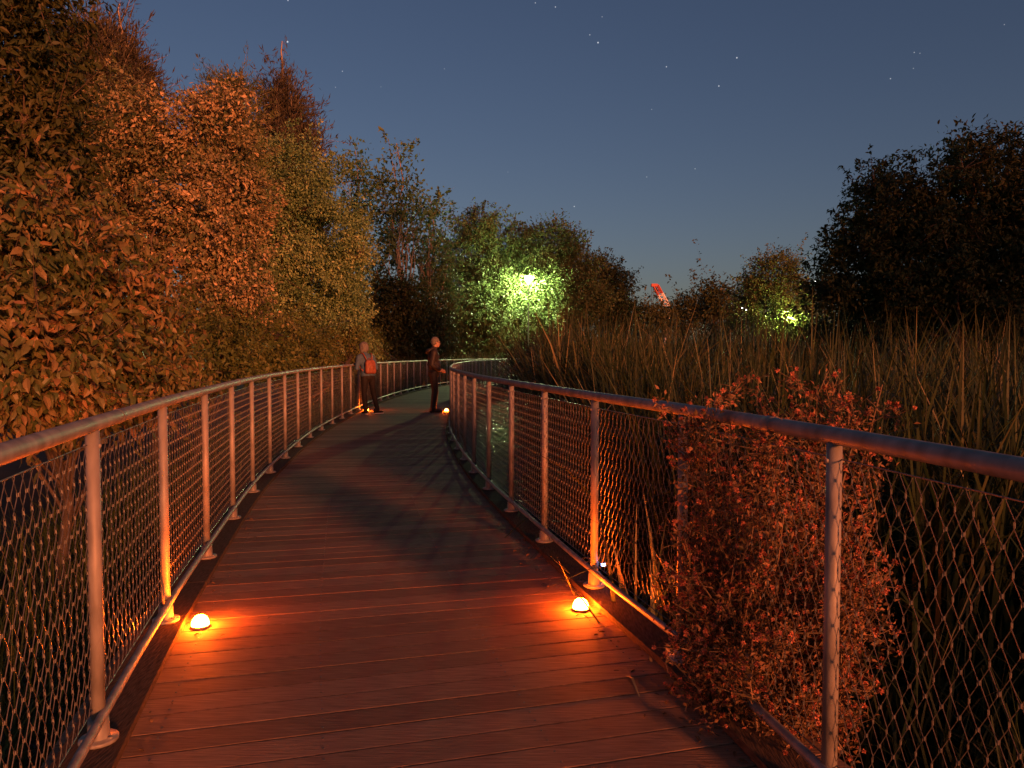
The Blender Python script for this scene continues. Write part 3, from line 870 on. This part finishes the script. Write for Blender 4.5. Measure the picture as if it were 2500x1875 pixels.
# ------------------------------------------------------------------ aster shrub growing through the right railing
def aster(label, cx, cy, nstem, hmin, hmax, spread, seed, nleaf, heads):
    rg = np.random.default_rng(seed)
    root = thing('aster_shrub', (cx, cy, -.55), label, 'shrub')
    st_, lf, hd = MB(), MB(), MB()
    hv = []
    for k in range(nstem):
        a = rg.uniform(0, 6.28); r0 = spread[0] * rg.uniform(.1, .5)
        p0 = np.array([math.cos(a) * r0, math.sin(a) * r0 * .8, 0])
        H = rg.uniform(hmin, hmax) + .55
        e = np.array([math.cos(a) * spread[0] * rg.uniform(.5, 1.2) , math.sin(a) * spread[1] * rg.uniform(.5, 1.2), H])
        pts = [p0 + (e - p0) * f + np.array([0, 0, .12 * math.sin(f * 3.14)]) + rg.normal(0, .02, 3) for f in np.linspace(0, 1, 7)]
        st_.tube(pts, [.006 * (1 - .7 * f) for f in np.linspace(0, 1, 7)], 4, False, tint=rg.uniform(0, 1))
        for q in range(16):
            f = rg.uniform(.3, 1)
            b0 = np.array([np.interp(f, np.linspace(0, 1, 7), [p[a_] for p in pts]) for a_ in range(3)])
            d = unit(rg.normal(size=3) + np.array([0, 0, .5]))
            L = rg.uniform(.10, .30) * (1.25 - .6 * f)
            bp_ = [b0, b0 + d * L * .5 + rg.normal(0, .012, 3), b0 + d * L + np.array([0, 0, .03])]
            st_.tube(bp_, [.0030, .0024, .0014], 3, False, tint=rg.uniform(0, 1))
            nn = nleaf
            ff = rg.uniform(0, 1, nn)
            lp = b0 + (bp_[2] - b0) * ff[:, None] + rg.normal(0, .022, (nn, 3))
            leaf_batch(lf, lp, rg.normal(size=(nn, 3)) * .8 + d, rg.normal(size=(nn, 3)) + [0, 0, .5], rg.uniform(.011, .029, nn), T_DIA, rg.uniform(0, 1, nn))
            for _ in range(3):
                t0 = b0 + (bp_[2] - b0) * rg.uniform(.4, 1)
                t1 = t0 + unit(rg.normal(size=3) + [0, 0, .6]) * rg.uniform(.03, .09)
                st_.tube([t0, (t0 + t1) / 2 + rg.normal(0, .005, 3), t1], [.0012, .001, .0008], 3, False, tint=rg.uniform(0, 1))
                if rg.uniform() < heads * (.25 + .75 * f): hv.append(t1)
            if rg.uniform() < heads: hv.append(bp_[2])
    hv = np.array(hv)
    n_ = len(hv); k = 22                                     # each seed head a little burst of bristles
    pos = np.repeat(hv, k, 0)
    d = unit(rg.normal(size=(n_ * k, 3)) + [0, 0, .35])
    leaf_batch(hd, pos, d, rg.normal(size=(n_ * k, 3)), np.repeat(rg.uniform(.008, .015, n_), k), T_DIA, np.repeat(rg.uniform(0, 1, n_), k))
    st_.build('stems', M['twig'], root)
    tag(lf.build('foliage', M['aster_leaf'], root), kind='stuff')
    tag(hd.build('seed_heads', M['aster_head'], root), kind='stuff')
c = off(RIGHT, RIGHT.s_at_y(2.85), .15)
aster('twiggy aster shrub with red seed heads growing through the right railing mesh', c[0], c[1], 54, .25, 1.26, (.33, .40), 62, 34, .7)

# pale flower heads beside the far railing
for k, (px, py, dpt) in enumerate(((1318, 850, 46), (1331, 846, 46), (1346, 842, 46))):
    q = P(px, py, dpt)
    t = thing('flowering_stalk', (q.x, q.y, -.5), ('pale flowering stalk nearest the lamp pole by the far rail', 'middle one of three pale flowering stalks by the far rail',
              'tallest pale flowering stalk at the edge of the far reeds')[k], 'plant', 'pale flowering stalks by the far rail')
    mb = MB(); mb.tube([(0, 0, 0), (.02, 0, (q.z + .5) * .5), (0, 0, q.z + .5)], [.012, .01, .006], 5); mb.build('stem', M['twig'], t)
    rg = np.random.default_rng(90 + k)
    pos = np.array([0, 0, q.z + .5]) + rg.normal(size=(260, 3)) * [.14, .14, .12 + .1 * (k == 2)]
    mb = MB(); leaf_batch(mb, pos, rg.normal(size=(260, 3)), rg.normal(size=(260, 3)) + [0, 0, 1], rg.uniform(.04, .08, 260), T_DIA, rg.uniform(0, 1, 260))
    tag(mb.build('flower_head', M['flower'], t), kind='stuff')

# scraps of leaf on the boards
rg = np.random.default_rng(66)
mb = MB(); pos = []
for k in range(150):
    sv = RIGHT.s_at_y(rg.uniform(1.6, 6.5)); pos.append((*off(RIGHT, sv, -.10 - abs(rg.normal(0, .09))), .006))
for k in range(50):
    sv = LEFT.s_at_y(rg.uniform(1.8, 7)); pos.append((*off(LEFT, sv, .10 + abs(rg.normal(0, .12))), .006))
pos = np.array(pos); n_ = len(pos)
ax = rg.normal(size=(n_, 3)) * [1, 1, .12]
leaf_batch(mb, pos, ax, rg.normal(size=(n_, 3)) * .3 + [0, 0, 1], rg.uniform(.012, .04, n_), T_BIG, rg.uniform(0, 1, n_))
tag(mb.build('leaf_litter', M['litter']), 'scraps of dry leaf lying on the boards along the edges', 'leaf litter', kind='stuff')

# ------------------------------------------------------------------ street lamps, crane, far lights
def street_lamp(label, px, py, depth, mat, rl):
    q = P(px, py, depth)
    gz = float(ground_h(np.array(q.x), np.array(q.y)))
    t = thing('street_lamp', (q.x, q.y, gz), label, 'lamp', 'white green street lamps in the park')
    H = q.z - gz
    mb = MB(); mb.lathe([(.10, 0), (.10, .25), (.055, .3), (.045, H - .35), (.04, H - rl - .02)], sides=10); mb.build('pole', M['black_metal'], t, True)
    mb = MB(); mb.lathe([(rl * .45, H - rl), (rl * .8, H - rl * .6), (rl, H + rl * .35), (rl * .98, H + rl * .55), (rl * .3, H + rl * .6)], sides=14); mb.build('lantern', M[mat], t, True)
    mb = MB(); mb.lathe([(rl * 1.12, H + rl * .62), (rl * 1.12, H + rl * .7), (rl * .4, H + rl * 1.0), (rl * .05, H + rl * 1.05)], sides=14); mb.build('lantern_cap', M['black_metal'], t, True)
    return t
street_lamp('bright white green street lamp on a thin pole in front of the grove', 1290, 680, 50, 'lantern', .22)
street_lamp('yellow green street lamp half hidden under the rounded tree across the reeds', 1927, 777, 61, 'lantern_far', .15)

q = P(1625, 752, 240)
cr = thing('crane', (q.x, q.y, -.35), 'red and white crane jib rising above the distant trees', 'crane')
a = P(1634, 758, 240) - Vector((q.x, q.y, -.35)); e = P(1601, 698, 240) - Vector((q.x, q.y, -.35))
M['crane_red'] = noise_mat('crane_red_paint', (.34, .05, .035), (.44, .075, .05), 2, (.4, .6))
M['crane_white'] = noise_mat('crane_white_paint', (.7, .7, .68), (.8, .8, .78), 2, (.4, .6))
def jib(f0, f1, mat, name):
    mb = MB()
    d = (e - a)
    p0, p1 = a + d * f0, a + d * f1
    dn = d.normalized(); sx = Vector((dn.z, 0, -dn.x)) * .75; sy = Vector((0, .75, 0))
    cs = [sx + sy, sx - sy, -sx - sy, -sx + sy]
    n_ = 5
    for k in range(4):
        mb.tube([p0 + cs[k], p1 + cs[k]], .2, 5)
        for j in range(n_):
            u0 = p0 + (p1 - p0) * (j / n_) + cs[k]; u1 = p0 + (p1 - p0) * ((j + 1) / n_) + cs[(k + 1) % 4]
            mb.tube([u0, u1], .13, 4)
    mb.build(name, M[mat], cr)
jib(0, .66, 'crane_white', 'jib_section'); jib(.67, 1.0, 'crane_red', 'jib_section')
mb = MB(); mb.box(e + Vector((-.5, 0, .2)), (1.9, 1.5, .9)); mb.build('jib_head', M['crane_red'], cr)
mb = MB()
for dx in (-1.2, -.7): mb.tube([e + Vector((dx, 0, 0)), e + Vector((dx - .2, 0, -7.5))], .07, 4)
mb.build('hoist_cable', M['wire'], cr)
mb = MB(); mb.box(e + Vector((-1.2, 0, -8)), (1.4, .8, 1.6)); mb.build('hook_block', M['crane_white'], cr)
mb = MB(); mb.tube([a, (0, 0, 0)], .9, 6); mb.box((0, 0, 1.5), (5, 4, 3)); mb.build('crane_base', M['crane_white'], cr)

for k, (px, py, lab) in enumerate(((1812, 752, 'tiny white lamp twinkling low under the rounded tree'), (1822, 757, 'tiny lower white lamp next to the twinkling one under the rounded tree'),
                                   (1990, 688, 'single white pinpoint lamp shining between the rounded tree and the big dark tree'))):
    q = P(px, py, 60.5 if k < 2 else 120)
    t = thing('far_lamp', (q.x, q.y, -.35), lab, 'lamp', 'tiny far white lamps')
    rr = .05 if k < 2 else .16
    mb = MB(); mb.lathe([(rr * .3, q.z + .35 - rr), (rr, q.z + .35), (rr * .3, q.z + .35 + rr)], sides=10); mb.build('bulb', M['pin'], t, True)
    mb = MB(); mb.tube([(0, 0, 0), (0, 0, q.z + .35 - rr - .01)], .02, 6); mb.build('pole', M['black_metal'], t)
# ------------------------------------------------------------------ people
def cloth_mat(name, c1, c2, scale=30, rough=(.7, .9), bump=.3):
    return noise_mat(name, c1, c2, scale, rough, 0, bump, (1, 1, 1), .25)
M['skin'] = noise_mat('skin', (.30, .175, .125), (.37, .22, .16), 12, (.45, .6), 0, .02)
M['grey_hair'] = noise_mat('grey_hair', (.075, .072, .068), (.16, .155, .145), 40, (.6, .8), 0, .5, (1, 1, .25))
M['short_hair'] = noise_mat('cropped_hair', (.075, .068, .06), (.14, .128, .112), 60, (.6, .8), 0, .3)
M['denim'] = cloth_mat('denim', (.038, .075, .125), (.065, .115, .18))
M['black_cloth'] = cloth_mat('black_cloth', (.010, .009, .009), (.022, .019, .018))
M['dark_jacket'] = cloth_mat('dark_jacket', (.018, .015, .014), (.034, .028, .026), 18, (.45, .7))
M['dark_jeans'] = cloth_mat('dark_jeans', (.022, .019, .019), (.042, .036, .035))
M['orange_leather'] = cloth_mat('orange_leather', (.17, .055, .032), (.25, .082, .046), 22, (.45, .6), .2)
M['brown_leather'] = cloth_mat('brown_leather', (.09, .045, .025), (.15, .08, .045), 20, (.45, .65))
M['rubber'] = noise_mat('pale_sole', (.45, .43, .38), (.6, .58, .52), 20, (.6, .8))

class Body:
    """volumes fused into one continuous skin by a voxel remesh"""
    def __init__(self): self.bm = bmesh.new()
    def ball(self, c, r, rz=0, rx=0, ry=0):
        r = (r, r, r) if not hasattr(r, '__len__') else r
        mt = Matrix.Translation(Vector(c)) @ Matrix.Rotation(rz, 4, 'Z') @ Matrix.Rotation(rx, 4, 'X') @ Matrix.Rotation(ry, 4, 'Y') @ Matrix.Diagonal((*r, 1))
        bmesh.ops.create_icosphere(self.bm, subdivisions=3, radius=1, matrix=mt)
        return self
    def limb(self, *pr):
        for (p0, r0), (p1, r1) in zip(pr[:-1], pr[1:]):
            p0, p1 = Vector(p0), Vector(p1)
            n_ = max(2, int((p1 - p0).length / (min(r0, r1) * .5)) + 1)
            for k in range(n_ + 1):
                f = k / n_
                mt = Matrix.Translation(p0.lerp(p1, f)) @ Matrix.Scale(r0 + (r1 - r0) * f, 4)
                bmesh.ops.create_icosphere(self.bm, subdivisions=2, radius=1, matrix=mt)
        return self
    def build(self, name, mat, parent, voxel=.012, smooth=4):
        me = bpy.data.meshes.new(name); self.bm.to_mesh(me); self.bm.free()
        o = bpy.data.objects.new(name, me); link(o)
        rm = o.modifiers.new('r', 'REMESH'); rm.mode = 'VOXEL'; rm.voxel_size = voxel
        sm = o.modifiers.new('s', 'SMOOTH'); sm.iterations = smooth; sm.factor = .5
        dg = bpy.context.evaluated_depsgraph_get()
        nm = bpy.data.meshes.new_from_object(o.evaluated_get(dg))
        o.modifiers.clear(); o.data = nm
        nm.materials.clear(); nm.materials.append(M[mat])
        nm.polygons.foreach_set('use_smooth', np.ones(len(nm.polygons), bool))
        nm.name = name
        bpy.data.meshes.remove(me)
        o.parent = parent
        return o

def hand(b, wrist, direc, palmn, side, curl=.6, scale=1.0):
    """palm, four unequal bent fingers and a thumb leaving the side of the palm"""
    w, d, nn = Vector(wrist), Vector(direc).normalized(), Vector(palmn).normalized()
    s_ = d.cross(nn).normalized() * side
    kn = w + d * .085 * scale
    b.limb((w, .021 * scale), (w + d * .04 * scale, .026 * scale), (kn - s_ * .018 * scale, .018 * scale))
    b.limb((w + d * .03 * scale, .024 * scale), (kn + s_ * .02 * scale, .018 * scale))
    for k, (o_, L) in enumerate(((-.030, .070), (-.010, .078), (.010, .073), (.029, .058))):
        p0 = kn + s_ * o_ * scale * -1
        d1 = (d * math.cos(curl * .6) + nn * math.sin(curl * .6)).normalized()
        d2 = (d * math.cos(curl * 1.5) + nn * math.sin(curl * 1.5)).normalized()
        p1 = p0 + d1 * L * .5 * scale; p2 = p1 + d2 * L * .5 * scale
        b.limb((p0, .0092 * scale), (p1, .0085 * scale), (p2, .0072 * scale))
    t0 = w + d * .025 * scale + s_ * .022 * scale
    t1 = t0 + (d * .5 + s_ * .75 + nn * .35).normalized() * .038 * scale
    t2 = t1 + (d * .85 + s_ * .2 + nn * .5).normalized() * .032 * scale
    b.limb((t0, .013 * scale), (t1, .0105 * scale), (t2, .0085 * scale))

def head(b, c, yaw, r=1.0, tilt=0):
    """head with brow, nose, lips, chin and ears; yaw is the direction of the face about Z (0 = +Y)"""
    mt = Matrix.Translation(Vector(c)) @ Matrix.Rotation(yaw, 4, 'Z') @ Matrix.Rotation(tilt, 4, 'X')
    def w(p): return mt @ (Vector(p) * r)
    b.ball(w((0, -.012, .03)), (.074 * r, .093 * r, .090 * r), yaw, tilt)
    b.ball(w((0, .018, -.035)), (.058 * r, .072 * r, .075 * r), yaw, tilt)
    b.ball(w((0, .062, -.088)), (.026 * r, .022 * r, .020 * r), yaw)
    b.limb((w((0, .086, .012)), .010 * r), (w((0, .103, -.026)), .013 * r))
    b.ball(w((0, .086, -.056)), (.024 * r, .010 * r, .007 * r), yaw)
    b.ball(w((0, .084, -.066)), (.021 * r, .010 * r, .007 * r), yaw)
    for sx in (-1, 1):
        b.ball(w((sx * .031, .073, .022)), (.020 * r, .014 * r, .008 * r), yaw)
        b.ball(w((sx * .034, .068, .002)), (.013 * r, .012 * r, .011 * r), yaw)
        b.ball(w((sx * .076, -.006, -.008)), (.010 * r, .018 * r, .030 * r), yaw)
    return w

def shoe(parent, foot, toe_yaw, mat, sole):
    f = Vector(foot)
    mt = Matrix.Translation(f) @ Matrix.Rotation(toe_yaw, 4, 'Z')
    w = lambda p: mt @ Vector(p)
    b = Body()
    b.limb((w((0, -.055, .055)), .040), (w((0, .03, .052)), .040), (w((0, .12, .042)), .038), (w((0, .165, .038)), .030))
    b.limb((w((0, -.045, .10)), .041), (w((0, -.04, .06)), .042))
    o = b.build('shoe', mat, parent, .009, 3)
    mb = MB()
    out = [(-.030, -.095), (.030, -.095), (.040, -.04), (.040, .04), (.048, .11), (.040, .175), (.015, .20), (-.015, .20), (-.040, .175), (-.044, .11), (-.036, .04), (-.038, -.04)]
    k = len(out)
    V = [w((x, y, .002)) for x, y in out] + [w((x, y, .024)) for x, y in out]
    mb.add(V, np.array([(q, (q + 1) % k, k + (q + 1) % k, k + q) for q in range(k)]))
    mb.F.append(np.array([list(range(k))[::-1]])); mb.F.append(np.array([list(range(k, 2 * k))]))
    mb.build('sole', M[sole], o)
    return o

# --- the person with the backpack, leaning to the railing
# body frame: +Y is where the person faces, X to their right, feet at z = 0
pw = P(897, 1010, 17.5)
woman = thing('person', (-3.27, 17.35, .003), 'person with grey bob, denim jacket and orange backpack standing at the railing', 'person', rz=R(38))
W = woman
woman.rotation_euler.x = R(-3.5)
b = Body()
hw = head(b, (-.05, .10, 1.535), R(25), .98, R(-10))
b.limb(((-.035, .06, 1.33), .052), ((-.045, .08, 1.45), .050))
b.ball((-.02, .05, 1.22), (.155, .095, .16)); b.ball((0, .03, 1.02), (.135, .092, .14)); b.ball((0, .0, .88), (.155, .11, .12))
for sx, hip, knee, ank in ((-1, (-.085, 0, .85), (-.10, .03, .48), (-.10, -.02, .10)), (1, (.085, 0, .85), (.13, .02, .48), (.17, -.06, .10))):
    b.limb((hip, .080), (knee, .052), (ank, .036))
b.limb(((-.19, .05, 1.31), .052), ((-.26, .02, 1.06), .040), ((-.20, .20, 1.17), .030))
b.limb(((.15, .05, 1.31), .052), ((.22, .03, 1.06), .040), ((.12, .24, 1.10), .030))
hand(b, (-.18, .24, 1.19), (.3, 1, .05), (.2, .1, -1), -1, .7)
hand(b, (.10, .27, 1.11), (-.5, 1, .15), (-.2, .1, -1), 1, .7)
b.build('body', 'skin', W, .0075, 2)
b = Body()
b.ball((-.02, .05, 1.235), (.180, .118, .17)); b.ball((-.005, .035, 1.03), (.165, .120, .17)); b.ball((0, .01, .90), (.180, .132, .10))
b.limb(((-.15, .05, 1.325), .075), ((.11, .05, 1.325), .075)); b.limb(((-.035, .055, 1.36), .072), ((-.04, .065, 1.395), .066))
b.limb(((-.19, .05, 1.31), .068), ((-.265, .02, 1.06), .054), ((-.21, .17, 1.15), .046))
b.limb(((.15, .05, 1.31), .068), ((.225, .03, 1.06), .054), ((.135, .20, 1.09), .046))
b.build('jacket', 'denim', W)
b = Body()
b.ball((0, .0, .87), (.168, .122, .12))
b.limb(((-.085, 0, .85), .092), ((-.10, .03, .48), .066), ((-.10, -.02, .13), .056), ((-.10, -.02, .08), .058))
b.limb(((.085, 0, .85), .092), ((.13, .02, .48), .066), ((.17, -.06, .13), .056), ((.17, -.06, .08), .058))
b.build('trousers', 'black_cloth', W)
b = Body()
b.ball(hw((0, -.025, .042)), (.098, .112, .098), R(25)); b.ball(hw((0, -.05, -.025)), (.097, .080, .105), R(25))
for sx in (-1, 1): b.ball(hw((sx * .074, -.01, -.035)), (.030, .062, .095), R(25))
b.ball(hw((0, .045, .085)), (.06, .045, .03), R(25))
b.build('hair', 'grey_hair', W, .009, 3)
shoe(W, (-.10, 0, 0), R(-8), 'black_cloth', 'rubber'); shoe(W, (.17, -.04, 0), R(-75), 'black_cloth', 'rubber')
bp = thing('backpack', (-3.27, 17.35, .003), 'small orange leather backpack worn over the denim jacket', 'backpack', rz=R(38))
bp.rotation_euler.x = R(-3.5)
b = Body()
for x in (-.075, .075):
    b.limb(((x, -.135, .98), .062), ((x, -.125, 1.17), .052))
b.limb(((-.07, -.135, .985), .062), ((.07, -.135, .985), .062)); b.limb(((-.06, -.125, 1.20), .048), ((.06, -.125, 1.20), .048)); b.ball((0, -.15, 1.08), (.11, .058, .12))
b.build('bag', 'orange_leather', bp, .010, 3)
mb = MB(); mb.tube([(-.05, -.185, 1.0), (-.05, -.206, 1.05), (-.045, -.20, 1.10), (.045, -.20, 1.10), (.05, -.206, 1.05), (.05, -.185, 1.0)], .006, 6); mb.build('pocket_piping', M['brown_leather'], bp)
mb = MB(); mb.tube([(-.03, -.12, 1.24), (-.03, -.11, 1.28), (.03, -.11, 1.28), (.03, -.12, 1.24)], .008, 6); mb.build('handle', M['orange_leather'], bp)
for sx in (-1, 1):
    mb = MB(); mb.tube([(sx * .06 - .01, -.10, 1.22), (sx * .09 - .015, -.085, 1.32), (sx * .105 - .015, -.02, 1.40), (sx * .12 - .015, .09, 1.385), (sx * .135 - .01, .155, 1.28), (sx * .15, .14, 1.12), (sx * .15, -.05, 1.0)], .016, 6)
    mb.build('strap', M['orange_leather'], bp, True)

# --- the person in a dark jacket, hands at the pockets, facing the water
man = thing('person', (-1.86, 18.0, .003), 'bespectacled person in a dark hooded jacket standing mid boardwalk facing the water', 'person', rz=R(-78))
W = man
b = Body()
hw = head(b, (0, .055, 1.655), R(12), 1.0, R(-4))
b.limb(((0, .0, 1.44), .062), ((0, .025, 1.56), .058))
b.ball((0, 0, 1.30), (.175, .11, .19)); b.ball((0, .02, 1.07), (.155, .115, .15)); b.ball((0, -.01, .93), (.165, .12, .12))
for sx in (-1, 1):
    b.limb(((sx * .09, -.01, .92), .085), ((sx * .085, .03, .50), .056), ((sx * .085, -.02, .10), .040))
    b.limb(((sx * .19, -.01, 1.42), .058), ((sx * .25, -.07, 1.13), .044), ((sx * .185, .13, 1.00), .033))
    hand(b, (sx * .175, .155, .99), (-sx * .55, 1, -.15), (-sx * .8, 0, -.3), sx, .8, 1.08)
b.build('body', 'skin', W, .0075, 2)
b = Body()
b.ball((0, -.005, 1.31), (.205, .140, .20)); b.ball((0, .02, 1.09), (.190, .150, .18)); b.ball((0, .01, .95), (.190, .145, .11))
b.limb(((-.15, 0, 1.43), .085), ((.15, 0, 1.43), .085)); b.limb(((0, 0, 1.49), .082), ((0, .01, 1.515), .078))
for sx in (-1, 1):
    b.limb(((sx * .19, -.01, 1.42), .080), ((sx * .255, -.07, 1.13), .064), ((sx * .20, .10, 1.015), .054))
    b.limb(((sx * .10, -.02, .90), .075), ((sx * .10, .05, .90), .075))
b.build('jacket', 'dark_jacket', W)
b = Body()
b.limb(((-.085, -.115, 1.46), .052), ((0, -.145, 1.435), .060), ((.085, -.115, 1.46), .052)); b.limb(((-.10, -.03, 1.50), .038), ((-.085, -.10, 1.47), .05)); b.limb(((.10, -.03, 1.50), .038), ((.085, -.10, 1.47), .05))
b.build('hood', 'dark_jacket', W)
b = Body()
b.ball((0, -.01, .91), (.178, .130, .12))
for sx in (-1, 1):
    b.limb(((sx * .09, -.01, .90), .098), ((sx * .085, .03, .50), .074), ((sx * .085, -.015, .13), .064), ((sx * .085, -.015, .085), .066))
b.build('trousers', 'dark_jeans', W)
b = Body()
b.ball(hw((0, -.026, .046)), (.087, .101, .092), R(12)); b.ball(hw((0, -.060, -.012)), (.078, .060, .070), R(12))
b.build('hair', 'short_hair', W, .009, 3)
mb = MB()
for sx in (-1, 1):
    mb.tube([hw((sx * .034 + .024 * math.cos(a), .092, .003 + .019 * math.sin(a))) for a in np.linspace(0, 6.283, 13)], .0032, 5, False)
    mb.tube([hw((sx * .058, .090, .008)), hw((sx * .083, .06, .010)), hw((sx * .086, -.005, .012))], .003, 5)
mb.tube([hw((-.010, .094, .005)), hw((.010, .094, .005))], .003, 5)
mb.build('glasses', M['black_metal'], W)
for sx in (-1, 1): shoe(W, (sx * .085, 0, 0), R(-10 * sx), 'brown_leather', 'black_cloth')
